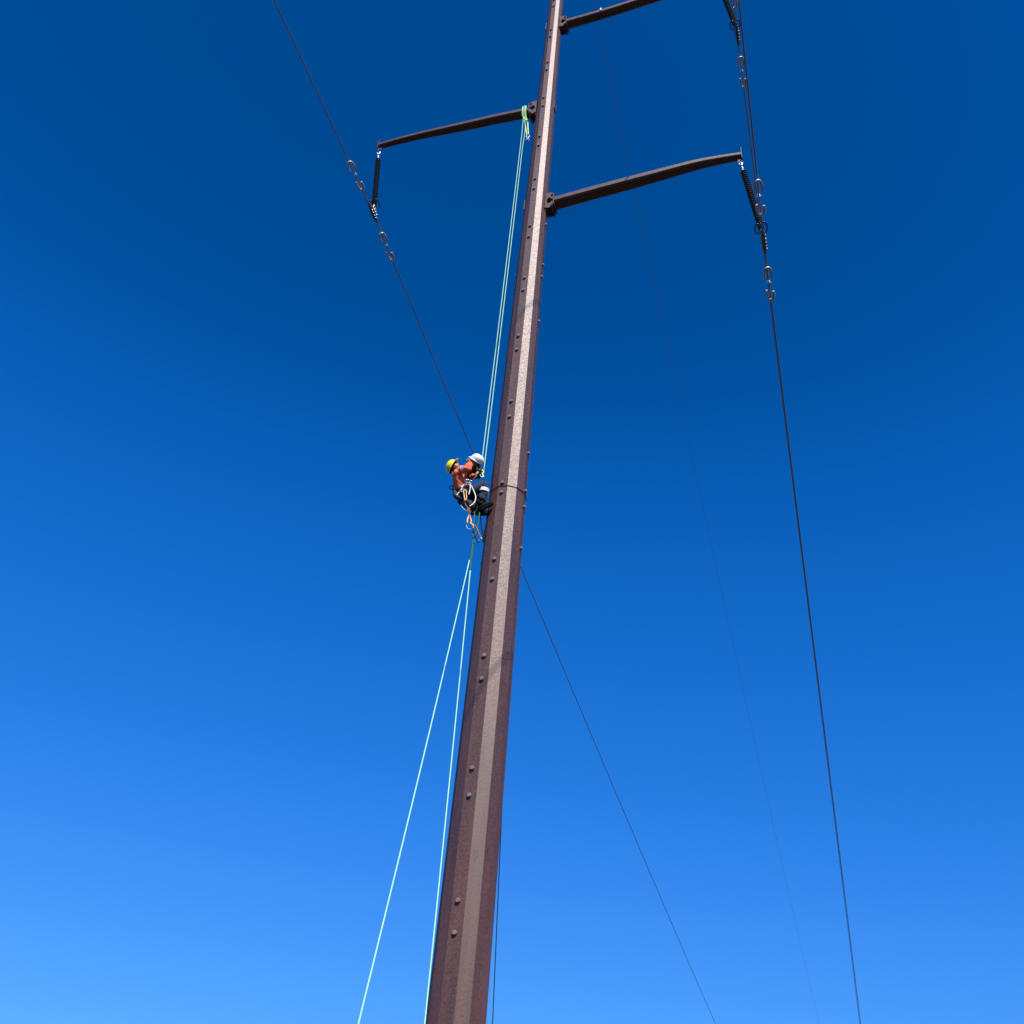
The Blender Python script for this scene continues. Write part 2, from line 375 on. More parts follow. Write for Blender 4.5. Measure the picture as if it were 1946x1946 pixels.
# ------------------------------------------------------------ insulator strings (hang along -Z from the origin)
def insulator_proto(label, L):
    t_ = thing('insulator_string', (0, 0, 0), label, 'insulator', 'long ribbed insulators hanging from the arm tips', local=True)
    bm = bmesh.new(); n = 28; z0 = -.36; z1 = -(L - .14); prof = [(.0, z0 + .02), (.030, z0 + .02)]
    st = (z0 - z1) / n
    for i in range(n):
        z = z0 - i * st
        prof += [(.026, z), (.030, z - st * .18), (.070, z - st * .62), (.071, z - st * .70), (.034, z - st * .80), (.026, z - st * .9)]
    prof += [(.030, z1), (0, z1)]
    seg = 20; rings = [[bm.verts.new((r_ * math.cos(2 * math.pi * k / seg), r_ * math.sin(2 * math.pi * k / seg), z)) for k in range(seg)] for r_, z in prof if r_ > 0]
    for a, b_ in zip(rings, rings[1:]):
        for k in range(seg): bm.faces.new((a[k], a[(k + 1) % seg], b_[(k + 1) % seg], b_[k]))
    bm.faces.new(rings[0]); bm.faces.new(rings[-1][::-1])
    link('shed_stack', bm, 'rubber', t_)
    bm = bmesh.new()
    # shackle: U bar with a cross pin, then link, ball-and-socket and end fitting
    tube(bm, smooth_pts([(-.035, 0, -.0), (-.038, 0, -.05), (0, 0, -.095), (.038, 0, -.05), (.035, 0, 0)], 4), .011, 8)
    cyl(bm, (-.06, 0, 0), (.06, 0, 0), .011)
    tube(bm, smooth_pts([(0, -.026, -.085), (0, -.03, -.12), (0, 0, -.165), (0, .03, -.12), (0, .026, -.085)], 4), .010, 8)
    cyl(bm, (0, -.05, -.165), (0, .05, -.165), .012); cyl(bm, (0, 0, -.16), (0, 0, -.24), .022, .018)
    cyl(bm, (0, 0, -.23), (0, 0, -.29), .032, .026); cyl(bm, (0, 0, -.28), (0, 0, -.37), .024, .028)
    link('top_fitting', bm, 'galv', t_, True)
    bm = bmesh.new(); zb = -(L - .16)
    cyl(bm, (0, 0, zb), (0, 0, zb - .10), .028, .024); cyl(bm, (0, 0, zb - .09), (0, 0, zb - .14), .036, .030)
    tube(bm, smooth_pts([(0, -.03, zb - .12), (0, -.03, zb - .20), (0, .03, zb - .20), (0, .03, zb - .12)], 4), .012, 8)
    link('bottom_fitting', bm, 'galv', t_, True)
    zr = -(L - .16)
    for s in (-1, 1):
        bm = bmesh.new()
        pts = [(s * .072 + .062 * math.cos(2 * math.pi * i / 28), .118 * math.sin(2 * math.pi * i / 28), zr - .02 * math.sin(2 * math.pi * i / 28)) for i in range(28)]
        tube(bm, pts, .0165, 8, closed=True)
        cyl(bm, (s * .02, 0, zr - .05), (s * .072, -.118, zr + .018), .008)
        link('corona_ring', bm, 'darkmetal', t_, True)
    return t_
IL = 2.84
def place_insulator(o, top, bottom):
    d = (bottom - top).normalized(); z = -d; x = (W - z * W.dot(z)).normalized(); y = z.cross(x)
    m = Matrix((x, y, z)).transposed(); o.location = top; o.rotation_euler = m.to_euler()
proto = insulator_proto('black ribbed insulator hanging nearly upright from the tip of the left arm', IL)
TIP = {'L': (at(-4.99, 28.02), at(-4.66, 25.22)), 'R': (at(5.02, 23.72), at(5.30, 20.86)), 'T': (at(5.03, 33.16), at(5.34, 30.30))}
# real string lengths: scale the hardware by shifting the arm point only
def setins(o, key):
    top, bot = TIP[key]; d = (bot - top); place_insulator(o, bot - d.normalized() * IL, bot)
setins(proto, 'L')
for key, lab in (('R', 'black ribbed insulator slanting down from the tip of the lower right arm'), ('T', 'black ribbed insulator cut by the top edge, under the upper right arm')):
    setins(dup(proto, (0, 0, 0), None, lab), key)

# ------------------------------------------------------------ suspension clamps (built along local Y, conductor through origin)
def clamp_proto(label):
    t_ = thing('suspension_clamp', (0, 0, 0), label, 'cable clamp', 'suspension clamps holding the conductors', local=True)
    bm = bmesh.new(); rings = []
    for y, w_, h0, h1 in [(-.32, .024, -.028, .020), (-.24, .040, -.050, .026), (-.11, .056, -.070, .055), (0, .060, -.076, .072), (.11, .056, -.070, .055), (.24, .040, -.050, .026), (.32, .024, -.028, .020)]:
        rings.append([bm.verts.new((x, y, z)) for x, z in ((-w_, h0 * .4), (-w_, h1 * .6), (-w_ * .5, h1), (w_ * .5, h1), (w_, h1 * .6), (w_, h0 * .4), (w_ * .5, h0), (-w_ * .5, h0))])
    for a, b_ in zip(rings, rings[1:]):
        for k in range(8): bm.faces.new((a[k], a[(k + 1) % 8], b_[(k + 1) % 8], b_[k]))
    bm.faces.new(rings[0]); bm.faces.new(rings[-1][::-1]); link('clamp_body', bm, 'clampgrey', t_)
    bm = bmesh.new()
    for s in (-1, 1):
        box(bm, (s * .036, 0, .10), (Vector((1, 0, 0)), Vector((0, 1, 0)), Z), (.010, .06, .20), .002)
    cyl(bm, (-.055, 0, .18), (.055, 0, .18), .014)
    link('hanger_strap', bm, 'dullgalv', t_)
    for y in (-.12, -.04, .05, .13):
        bm = bmesh.new(); cyl(bm, (.045, y, -.05), (.045, y, .095), .009, n=8); cyl(bm, (.045, y, .075), (.045, y, .095), .016, n=6); cyl(bm, (.045, y, -.085), (.045, y, -.068), .016, n=6)
        link('clamp_bolt', bm, 'dullgalv', t_)
    for s in (-1, 1):  # armour rods wrapped round the conductor
        bm = bmesh.new(); cyl(bm, (0, s * .28, -.0), (0, s * .50, -.0), .021, .018, n=12); link('armour_rod', bm, 'wire', t_)
    return t_
def orient(o, pos, d, roll=0.0):
    y = d.normalized(); x = (y.cross(Z)).normalized(); z = x.cross(y)
    m = Matrix((x, y, z)).transposed() @ Matrix.Rotation(roll, 3, 'Y'); o.location = pos; o.rotation_euler = m.to_euler()
def wpos(key, s):
    off, z0 = {'L': (-4.645, 24.97), 'R': (5.303, 20.50), 'T': (5.345, 29.88)}[key]
    if s >= 0: return at(off, z0 - .0767 * s, s)
    return at(off + .012 * -s, z0 - .03 * -s, s)
cp = clamp_proto('grey suspension clamp under the left insulator')
orient(cp, wpos('L', 0) - Z * .005, U - Z * .025)
for key, lab in (('R', 'grey suspension clamp under the lower right insulator'), ('T', 'grey suspension clamp under the top right insulator near the top edge')):
    orient(dup(cp, (0, 0, 0), None, lab), wpos(key, 0) - Z * .005, U - Z * .025)

# ------------------------------------------------------------ vibration dampers (conductor along local Y above)
def damper_proto(label):
    t_ = thing('vibration_damper', (0, 0, 0), label, 'damper', 'horseshoe vibration dampers clipped under the conductors', local=True)
    bm = bmesh.new(); box(bm, (0, 0, -.012), (Vector((1, 0, 0)), Vector((0, 1, 0)), Z), (.052, .075, .058), .008)
    box(bm, (.006, 0, -.055), (Vector((1, 0, 0)), Vector((0, 1, 0)), Z), (.034, .060, .06), .006)
    cyl(bm, (-.05, 0, -.035), (.055, 0, -.035), .012, n=8); link('clamp', bm, 'galv', t_)
    bm = bmesh.new(); tube(bm, smooth_pts([(0, -.40, -.098), (0, -.2, -.086), (0, 0, -.082), (0, .2, -.086), (0, .40, -.098)], 4), .0085, 8); link('messenger_cable', bm, 'wire', t_)
    for s, roll, L in ((-1, 18, .27), (1, -28, .25)):
        bm = bmesh.new(); q = R(roll); ex = Vector((math.cos(q), 0, math.sin(q))); o = Vector((0, s * .43, -.10)); ey = Vector((0, -s, 0))
        P = [(-.078, L), (-.080, L * .6), (-.074, .10), (-.050, .022), (0, 0), (.050, .022), (.074, .10), (.080, L * .6), (.078, L)]
        tube(bm, smooth_pts([o + ex * x + ey * y for x, y in P], 4), [.023] * 2 + [.027] * 29 + [.023] * 2, 10, flat=1.35)
        cyl(bm, o + ey * -.01, o + ey * .05, .02, .014)
        link('horseshoe_weight', bm, 'dullgalv', t_, True)
    return t_
dp = damper_proto('silver damper on the left conductor, upper of its two')
first = True
for key, s, lab in (('L', -1.22, 'silver horseshoe damper on the left conductor, above the insulator clamp'),
                    ('L', 1.02, 'silver horseshoe damper on the left conductor, below the insulator clamp'),
                    ('R', -1.22, 'silver horseshoe damper beside the ribs of the lower right insulator'),
                    ('R', 1.02, 'silver horseshoe damper below the lower right insulator clamp, lowest on the right'),
                    ('T', -1.22, 'damper hook cut by the top edge beside the upper right insulator'),
                    ('T', 1.02, 'silver horseshoe damper below the top right clamp, touching the neighbouring wire')):
    o = dp if first else dup(dp, (0, 0, 0)); first = False; o['label'] = lab
    orient(o, wpos(key, s), U - Z * (.077 if s > 0 else -.03), R(-12 if key == 'L' else 0))

# ------------------------------------------------------------ ropes and rigging between the arm and the ground
def onray(px, py, y):
    """the point of the vertical plane at depth y that the photo shows at this place"""
    r = M @ Vector((px - CC, -(py - CC), -F)); return CAM + r * (y / r.y)
def rope(name, pts, r, m, label, cat='rope', group=None, n=8, k=6):
    bm = bmesh.new(); tube(bm, smooth_pts(pts, k) if k > 1 else pts, r, n)
    return single(name, bm, m, label, cat, group, True)
pul = at(-.44, 26.98)                                       # where the pulley hangs under the left arm
arm_u = at(-.60, 28.26)
# lime sling choked round the arm root
sl = thing('arm_sling', at(-.7, 27.1), 'lime green webbing sling choked round the root of the left arm', 'sling')
bm = bmesh.new()
for dp_, yy in ((-.045, 0), (.045, 0)):
    c = at(-.585 + dp_, 28.31); hw, hh = .20, .155
    lp = [c + U * x + Z * z for x, z in ((-.16, 0), (-.15, .115), (0, .125), (.15, .115), (.16, 0), (.14, -.13), (0, -.24))]
    lp2 = [c + U * x + Z * z for x, z in ((-.16, .02), (-.155, -.12), (-.08, -.3))]
    tube(bm, smooth_pts(lp, 4), .012, 8); tube(bm, smooth_pts(lp2 + [at(-.53, 27.85) - U * .03], 4), .015, 8)
link('loop', bm, 'lime', sl, True)
bm = bmesh.new()
tube(bm, smooth_pts([at(-.56, 28.05) - U * .06, at(-.50, 27.8), at(-.47, 27.5), pul + W * .01 + Z * .14], 4), .021, 8, flat=.7)
tube(bm, smooth_pts([at(-.60, 28.0) - U * .06, at(-.56, 27.7), at(-.52, 27.4), pul - W * .03 + Z * .14], 4), .018, 8, flat=.7)
link('tail', bm, 'lime', sl, True)
pb = thing('pulley_block', pul, 'small silver pulley and carabiner at the foot of the lime sling', 'pulley')
bm = bmesh.new(); tube(bm, smooth_pts([pul + Z * .14 + W * .035, pul + Z * .14 - W * .035, pul + Z * .03 - W * .04, pul + Z * .0, pul + Z * .03 + W * .04], 4, True), .009, 8, closed=True); link('carabiner', bm, 'galv', pb, True)
bm = bmesh.new()
for s in (-1, 1): box(bm, pul - Z * .06 + U * s * .02, (W, U, Z), (.07, .006, .13), .004)
cyl(bm, pul - Z * .07 - U * .03, pul - Z * .07 + U * .03, .008); link('cheek_plate', bm, 'galv', pb)
bm = bmesh.new(); cyl(bm, pul - Z * .07 - U * .013, pul - Z * .07 + U * .013, .032, n=18); link('sheave', bm, 'dullgalv', pb)
grp = 'pale mint ropes of the rescue rig'
e1 = onray(914, 890, 14.72); e2 = onray(917.7, 908, 14.66)
def sag(a, b_, d, n=14): return [a.lerp(b_, i / n) - Z * d * math.sin(math.pi * i / n) + Vector((.5, -.3, 0)) * d * math.sin(math.pi * i / n) * .4 for i in range(n + 1)]
rope('mint_rope', [at(-.62, 28.40) - U * .17, at(-.60, 28.2) - U * .17, at(-.60, 27.9) - U * .1] + sag(at(-.60, 27.0) - U * .06, e1, .03), .0095, 'mint', 'left of two mint ropes from the arm pulley down to the white helmet', group=grp, k=2)
rope('mint_rope', [at(-.57, 28.40) - U * .175, at(-.56, 28.1) - U * .17, at(-.545, 27.5)] + sag(at(-.56, 26.6), e2, .03), .0095, 'mint', 'right of two mint ropes from the arm pulley down past the white helmet', group=grp, k=2)
a = onray(892.2, 1064.3, 14.6); b_ = onray(681, 1946, 11.5); c = b_ + (b_ - a) * (b_.z / (a.z - b_.z)) * .985
rope('mint_rope', sag(a, b_, .05)[:-1] + sag(b_, c, .05, 6), .0095, 'mint', 'mint rope slanting widest away from the pole to the lower left', group=grp, k=2)
a2 = onray(893.7, 1084, 14.6); b2 = onray(807, 1946, 12.5); c2 = b2 + (b2 - a2) * (b2.z / (a2.z - b2.z)) * .985
rope('mint_rope', sag(a2, b2, .03)[:-1] + sag(b2, c2, .03, 6), .0095, 'mint', 'mint rope hanging close beside the lower left edge of the pole', group=grp, k=2)
gg = 'dark green rope tails under the climbers'
def px(*L): return [onray(*q) for q in L]
rope('green_rope', px((901.7, 974, 14.7), (901, 990, 14.68), (899, 1010.7, 14.65), (898, 1036, 14.62), (894.5, 1058, 14.6), (892.4, 1064.3, 14.6)), .012, 'green', 'left strand of the dark green rope under the climbers', group=gg)
rope('green_rope', px((911, 974, 14.75), (910, 987.5, 14.72), (903.5, 1015, 14.69), (900.6, 1029, 14.66), (897.5, 1052, 14.63), (894.8, 1070, 14.61), (893.7, 1084, 14.6)), .012, 'green', 'right strand of the dark green rope under the climbers, hanging lower')
bpy.data.objects['green_rope.001']['group'] = gg
q1 = Vector((.321, 15.5, 7.066)); q0 = Vector((.396, 15.5, 5.055)); d = (q0 - q1)
rope('ground_cable', [q1 - d * 3.2, q1 - d, q1, q0, q0 + d * 2.45], .007, 'black_strap', 'thin black cable hanging behind the lower right edge of the pole', 'cable', k=3)
# work positioning strap round the pole at the knees
zz = 14.12
ring_ = [POLE + ang(-3.5 + 30 * k) * (PR(zz) + .012) + Z * (zz + .02 * math.cos(R(30 * k))) for k in range(-2, 6)]
hipL = onray(905, 940, 14.62); hipR = onray(900, 938, 14.95)
rope('positioning_strap', [hipL, hipL.lerp(ring_[0], .6)] + ring_ + [hipR.lerp(ring_[-1], .5), hipR], .0065, 'black_strap', 'thin black positioning rope passed round the pole at knee height', k=1)
# foot strap and lanyard at the pole edge
rope('foot_strap', px((911.4, 972, 14.85), (915, 1000, 14.85), (920, 1028.8, 14.86)), .011, 'black_strap', 'dark blue-black line from the boots down to the pole edge', 'strap')
rope('pole_strap', px((929, 966, 14.85), (927.4, 976, 14.85), (925.5, 984, 14.86), (924.5, 992, 14.86), (921, 1012, 14.86), (918, 1030, 14.88)), [.014] * 31, 'black_strap', 'black strap lying along the pole edge below the boots', 'strap')

# ------------------------------------------------------------ people
def skin_bm(V_, E_, root=0, sub=2, folds=0.0, seed=0.0, scale=9.0):
    """V_: list of (point, radius); one continuous surface grown over the joints"""
    me = bpy.data.meshes.new('grow'); me.from_pydata([v[0] for v in V_], E_, []); me.update()
    o = bpy.data.objects.new('grow', me); COL.objects.link(o)
    sk = o.modifiers.new('s', 'SKIN'); sk.use_smooth_shade = True; sk.branch_smoothing = .6
    sb = o.modifiers.new('b', 'SUBSURF'); sb.levels = sub; sb.render_levels = sub
    for i, v in enumerate(V_):
        sv = me.skin_vertices[0].data[i]; r = v[1]; sv.radius = (r, r) if not isinstance(r, tuple) else r; sv.use_root = (i == root)
    dg = bpy.context.evaluated_depsgraph_get(); dg.update()
    m2 = bpy.data.meshes.new_from_object(o.evaluated_get(dg)); bm = bmesh.new(); bm.from_mesh(m2)
    bpy.data.objects.remove(o); bpy.data.meshes.remove(me); bpy.data.meshes.remove(m2)
    if folds:
        bm.normal_update()
        for v in bm.verts:
            q = v.co * scale + Vector((seed, 0, 0)); n = noise.noise(q) + .6 * noise.noise(q * 2.3)
            v.co += v.normal * folds * (abs(n) * 1.6 - .35)
    return bm
def chain(V_, E_, start, pts):
    i = start
    for p in pts:
        V_.append(p); E_.append((i, len(V_) - 1)); i = len(V_) - 1
    return i
def hand(bm, wr, d, nrm, curl=1.0, s=1.0, thumb=1):
    """palm and five bent fingers from wrist wr along d; nrm = back of the hand"""
    d = d.normalized(); sd = d.cross(nrm).normalized(); nrm = sd.cross(d).normalized()
    tube(bm, [wr - d * .01, wr + d * .02 * s, wr + d * .055 * s, wr + d * .088 * s], [.026 * s, .034 * s, .041 * s, .036 * s], 12, flat=.55)
    for i, (off, L) in enumerate(((-.030, .066), (-.010, .076), (.010, .071), (.029, .056))):
        p = wr + (d * .085 + sd * off) * s; a1 = .35 * curl; a2 = 1.1 * curl; a3 = 1.8 * curl; P = [p - d * .015 * s, p]
        for a_, f in ((a1, .45), (a2, .32), (a3, .23)):
            p = p + (d * math.cos(a_) - nrm * math.sin(a_)) * L * f * s; P.append(p)
        tube(bm, P, [.0095 * s, .0095 * s, .009 * s, .0085 * s, .0065 * s], 8)
    p = wr + (d * .025 + sd * -.030 * thumb) * s; P = [p, p + (d * .028 - sd * thumb * .026 - nrm * .010) * s, p + (d * .058 - sd * thumb * .026 - nrm * .032) * s, p + (d * .074 - sd * thumb * .014 - nrm * .045) * s]
    tube(bm, P, [.012 * s, .011 * s, .010 * s, .007 * s], 8)
def head(bm, c, up, fwd):
    up = up.normalized(); rt = fwd.cross(up).normalized(); fwd = up.cross(rt).normalized()
    t = bmesh.new(); bmesh.ops.create_uvsphere(t, u_segments=28, v_segments=20, radius=1)
    for v in t.verts:
        x, y, z = v.co   # x right, y fwd, z up
        k = 1 - .22 * max(0, -z) ** 1.5
        X = x * .074 * k; Y = y * .094 * (1 - .10 * max(0, -z)); Zz = z * .118
        if y > .75 and abs(x) < .22 and -.35 < z < .05: Y += .022 * (1 - abs(x) / .22) * (1 - abs(z + .2) / .25 if abs(z + .2) < .25 else 0)
        if y > .8 and .02 < z < .22 and .2 < abs(x) < .55: Y -= .006
        v.co = c + rt * X + fwd * Y + up * Zz
    merge(bm, t)
    for s in (-1, 1):
        e = c + rt * s * .074 - up * .012 - fwd * .004
        tube(bm, [e - rt * s * .01, e, e + rt * s * .014], [.026, .030, .022], 12, flat=.7)
        # eyes and brow
        t = bmesh.new(); bmesh.ops.create_uvsphere(t, u_segments=10, v_segments=8, radius=.012)
        bmesh.ops.translate(t, verts=t.verts, vec=c + rt * s * .030 + fwd * .082 + up * .006); merge(bm, t)
    tube(bm, smooth_pts([c - rt * .024 + fwd * .084 - up * .055, c + fwd * .093 - up * .056, c + rt * .024 + fwd * .084 - up * .055], 4), .006, 6)
def helmet(parent, c, up, fwd, m, brim_all=.020, visor=.05, tilt=0):
    up = up.normalized(); rt = fwd.cross(up).normalized(); fwd = up.cross(rt).normalized(); seg = 40
    bm = bmesh.new(); rows = []
    for h, k in [(0, 1.0), (.025, .99), (.055, .95), (.082, .85), (.104, .68), (.120, .45), (.128, .2)]:
        row = []
        for i in range(seg):
            a = 2 * math.pi * i / seg; X = math.cos(a) * .112 * k; Y = math.sin(a) * .138 * k
            rid = .006 * max(0, 1 - abs(X) / .022) * (1 if h > .03 else 0)
            row.append(bm.verts.new(c + rt * X + fwd * Y + up * (h + rid)))
        rows.append(row)
    for a_, b2_ in zip(rows, rows[1:]):
        for i in range(seg): bm.faces.new((a_[i], a_[(i + 1) % seg], b2_[(i + 1) % seg], b2_[i]))
    bm.faces.new(rows[-1])
    brim = []; low = []
    for i in range(seg):
        a = 2 * math.pi * i / seg; f = max(0, math.sin(a)) ** 3
        e = brim_all + visor * f; X = math.cos(a) * (.112 + e * .8); Y = math.sin(a) * (.138 + e)
        brim.append(bm.verts.new(c + rt * X + fwd * Y + up * (-.008 - .012 * f))); low.append(bm.verts.new(c + rt * X * .99 + fwd * Y * .99 + up * (-.013 - .012 * f)))
    inn = [bm.verts.new(c + rt * math.cos(2 * math.pi * i / seg) * .106 + fwd * math.sin(2 * math.pi * i / seg) * .132 + up * -.002) for i in range(seg)]
    for i in range(seg):
        k = (i + 1) % seg
        bm.faces.new((rows[0][i], rows[0][k], brim[k], brim[i])); bm.faces.new((brim[i], brim[k], low[k], low[i])); bm.faces.new((low[i], low[k], inn[k], inn[i]))
    top = bm.verts.new(c + up * .118)
    inr = [bm.verts.new(c + rt * math.cos(2 * math.pi * i / seg) * .09 + fwd * math.sin(2 * math.pi * i / seg) * .112 + up * .075) for i in range(seg)]
    for i in range(seg):
        k = (i + 1) % seg; bm.faces.new((inn[i], inn[k], inr[k], inr[i])); bm.faces.new((inr[i], inr[k], top))
    h_ = link('helmet', bm, m, parent, True)
    bm = bmesh.new()   # sweat band / chin strap
    P = [c + rt * math.cos(2 * math.pi * i / 24) * .100 + fwd * math.sin(2 * math.pi * i / 24) * .124 - up * .010 for i in range(24)]
    tube(bm, P, .014, 6, closed=True)
    for s in (-1, 1):
        tube(bm, smooth_pts([c + rt * s * .096 + fwd * .03, c + rt * s * .082 + fwd * .035 - up * .09, c + fwd * .05 - up * .165], 4), .007, 6)
    link('chin_strap', bm, 'black_strap', h_, True)
    return h_
def band(bm, a, b_, t0, t1, r0, r1, n=18):
    p = a.lerp(b_, t0); q = a.lerp(b_, t1); tube(bm, [p, p.lerp(q, .5), q], [r0, (r0 + r1) / 2 * 1.02, r1], n, cap=False)
def boot(parent, ankle, toe_dir, up, L=.265):
    f = toe_dir.normalized(); s_ = f.cross(up).normalized(); u_ = s_.cross(f).normalized()
    bm = bmesh.new(); rings = []
    for y, w_, h in [(-.085, .026, .05), (-.07, .038, .085), (-.03, .041, .13), (.03, .040, .105), (.09, .046, .075), (.15, .047, .06), (.19, .038, .05), (.205, .02, .035)]:
        rings.append([bm.verts.new(ankle + f * y * L / .29 + s_ * w_ * math.cos(a_) + u_ * (-.095 + (h * (.5 + .5 * math.sin(a_)) if math.sin(a_) > -.2 else .0))) for a_ in [2 * math.pi * i / 14 for i in range(14)]])
    for a_, b2_ in zip(rings, rings[1:]):
        for i in range(14): bm.faces.new((a_[i], a_[(i + 1) % 14], b2_[(i + 1) % 14], b2_[i]))
    bm.faces.new(rings[0]); bm.faces.new(rings[-1][::-1])
    tube(bm, [ankle - u_ * .03 - f * .02, ankle + u_ * .03 - f * .02, ankle + u_ * .10 - f * .02], [.050, .050, .054], 14)
    b = link('boot', bm, 'black', parent, True)
    bm = bmesh.new(); P = [(-.09, .03), (-.06, .043), (0, .042), (.06, .046), (.13, .052), (.18, .045), (.212, .02), (.212, -.02), (.18, -.045), (.13, -.052), (.06, -.046), (0, -.042), (-.06, -.043), (-.09, -.03)]
    prism(bm, [(x * L / .29, y) for x, y in P], ankle - u_ * .108, f, s_, u_, .026); link('sole', bm, 'sole', b)
    return b
IR = M @ Vector((1, 0, 0)); IU = M @ Vector((0, 1, 0)); IC = M @ Vector((0, 0, 1))   # right, up, towards the viewer

def person(spec, label):
    J = {k: onray(*v) for k, v in spec['J'].items()}
    root = J['pelvis']; t_ = thing('person', root, label, 'person', None)
    # body: one continuous surface
    V_ = [(J['pelvis'], (.125, .10))]; E_ = []
    w_ = chain(V_, E_, 0, [(J['waist'], (.115, .09)), (J['chest'], (.145, .11))])
    nk = chain(V_, E_, w_, [(J['neck'], .052), (J['neck'].lerp(J['head'], .6), .05)])
    for s in 'nf':
        chain(V_, E_, w_, [(J[s + 'sh'], .058), (J[s + 'el'], .043), (J[s + 'el'].lerp(J[s + 'wr'], .4), .040), (J[s + 'wr'], .027)])
        chain(V_, E_, 0, [(J[s + 'hip'], .085), (J[s + 'hip'].lerp(J[s + 'kn'], .5), .078), (J[s + 'kn'], .055), (J[s + 'kn'].lerp(J[s + 'an'], .35), .056), (J[s + 'an'], .035)])
    bm = skin_bm(V_, E_)
    head(bm, J['head'], spec['up'], spec['fwd'])
    for s in 'nf': hand(bm, J[s + 'wr'], spec[s + 'hd'][0], spec[s + 'hd'][1], spec[s + 'hd'][2])
    link('body', bm, 'skin', t_, True)
    bm = bmesh.new(); c = J['head']; u_ = spec['up'].normalized(); f_ = spec['fwd'].normalized(); r_ = f_.cross(u_).normalized()
    bmesh.ops.create_uvsphere(bm, u_segments=20, v_segments=14, radius=1)
    for v in bm.verts:
        x, y, z = v.co; y = min(y, .35); v.co = c + r_ * x * .079 + f_ * y * .10 - f_ * .006 + u_ * max(z, -.35) * .124
    link('hair', bm, 'hair', t_, True)
    # shirt
    V_ = [(J['pelvis'].lerp(J['waist'], .25), (.150, .125))]; E_ = []
    w_ = chain(V_, E_, 0, [(J['waist'], (.155, .13)), (J['chest'], (.192, .155))])
    chain(V_, E_, w_, [(J['neck'].lerp(J['chest'], .15), .072)])
    for s in 'nf':
        chain(V_, E_, w_, [(J[s + 'sh'], .083), (J[s + 'sh'].lerp(J[s + 'el'], .5), .074), (J[s + 'el'], .066), (J[s + 'el'].lerp(J[s + 'wr'], .82), .048)])
    bm = skin_bm(V_, E_, sub=3, folds=.028, seed=spec['seed'], scale=5.5)
    sh = link('shirt', bm, spec['shirt'], t_, True)
    # trousers
    V_ = [(J['pelvis'], (.150, .125)), (J['pelvis'].lerp(J['waist'], .45), (.135, .11))]; E_ = [(0, 1)]
    for s in 'nf':
        chain(V_, E_, 0, [(J[s + 'hip'], .118), (J[s + 'hip'].lerp(J[s + 'kn'], .5), .108), (J[s + 'kn'], .092), (J[s + 'kn'].lerp(J[s + 'an'], .45), .090), (J[s + 'kn'].lerp(J[s + 'an'], .92), .082)])
    bm = skin_bm(V_, E_, sub=3, folds=.018, seed=spec['seed'] + 5, scale=9)
    tr = link('trousers', bm, 'trousers', t_, True)
    for s in 'nf':
        bm = bmesh.new(); band(bm, J[s + 'kn'], J[s + 'an'], .27, .43, .100, .099); link('reflective_band', bm, 'reflect', tr, True)
        bm = bmesh.new(); band(bm, J[s + 'sh'], J[s + 'el'], .42, .62, .083, .080); link('sleeve_band', bm, 'greytape', sh, True)
        boot(t_, J[s + 'an'], *spec[s + 'ft'])
    hl = helmet(t_, J['head'] + spec['up'].normalized() * .045, spec['up'], spec['fwd'], spec['helmet'], *spec['brim'])
    # harness: waist belt, leg loops, shoulder straps
    bm = bmesh.new(); ax = (J['waist'] - J['pelvis']).normalized(); x, y, _ = frame(ax, IC)
    for off, rx in ((.035, .165), (.06, .163), (.085, .160)):
        c = J['pelvis'] + ax * off; tube(bm, [c + x * rx * math.cos(2 * math.pi * i / 28) + y * rx * .86 * math.sin(2 * math.pi * i / 28) for i in range(28)], .018, 8, closed=True)
    for s in 'nf':
        a_ = J[s + 'hip'].lerp(J[s + 'kn'], .30); d_ = (J[s + 'kn'] - J[s + 'hip']).normalized(); x, y, _ = frame(d_)
        for o_ in (-.015, .015): tube(bm, [a_ + d_ * o_ + x * .112 * math.cos(2 * math.pi * i / 24) + y * .112 * math.sin(2 * math.pi * i / 24) for i in range(24)], .013, 6, closed=True)
    link('harness', bm, 'black_strap', t_, True)
    return t_, J

P1 = dict(J=dict(pelvis=(880, 939, 14.76), waist=(875, 927, 14.72), chest=(871, 908, 14.68), neck=(867, 895, 14.62), head=(864, 889, 14.58),
                 nsh=(865, 897, 14.50), nel=(891, 888.5, 14.42), nwr=(894, 879, 14.62), fsh=(878, 896, 14.78), fel=(890, 906, 14.86), fwr=(906, 903, 14.74),
                 nhip=(885, 941, 14.66), nkn=(922, 919, 14.60), nan=(915, 957, 14.70), fhip=(885, 938, 14.84), fkn=(908, 935, 14.86), fan=(901, 966, 14.90)),
          up=-IR * .86 + IU * .42 - IC * .20, fwd=IR * .42 + IU * .88 - IC * .1, helmet='yellow', shirt='shirt', brim=(.018, .040), seed=1.7,
          nhd=(-IR * .5 + IU * .6 - IC * .5, IC, .8), fhd=(IR * .7 + IU * .3 + IC * .2, IU, 1.0),
          nft=(IR * .80 + IU * .42 - IC * .35, (IU - IR * .3 + IC * -.5)), fft=(IR * .9 + IU * .05 - IC * .3, (IU - IC * .5)))
person(P1, 'person in an orange shirt and yellow helmet, leaning back in a harness beside the pole')
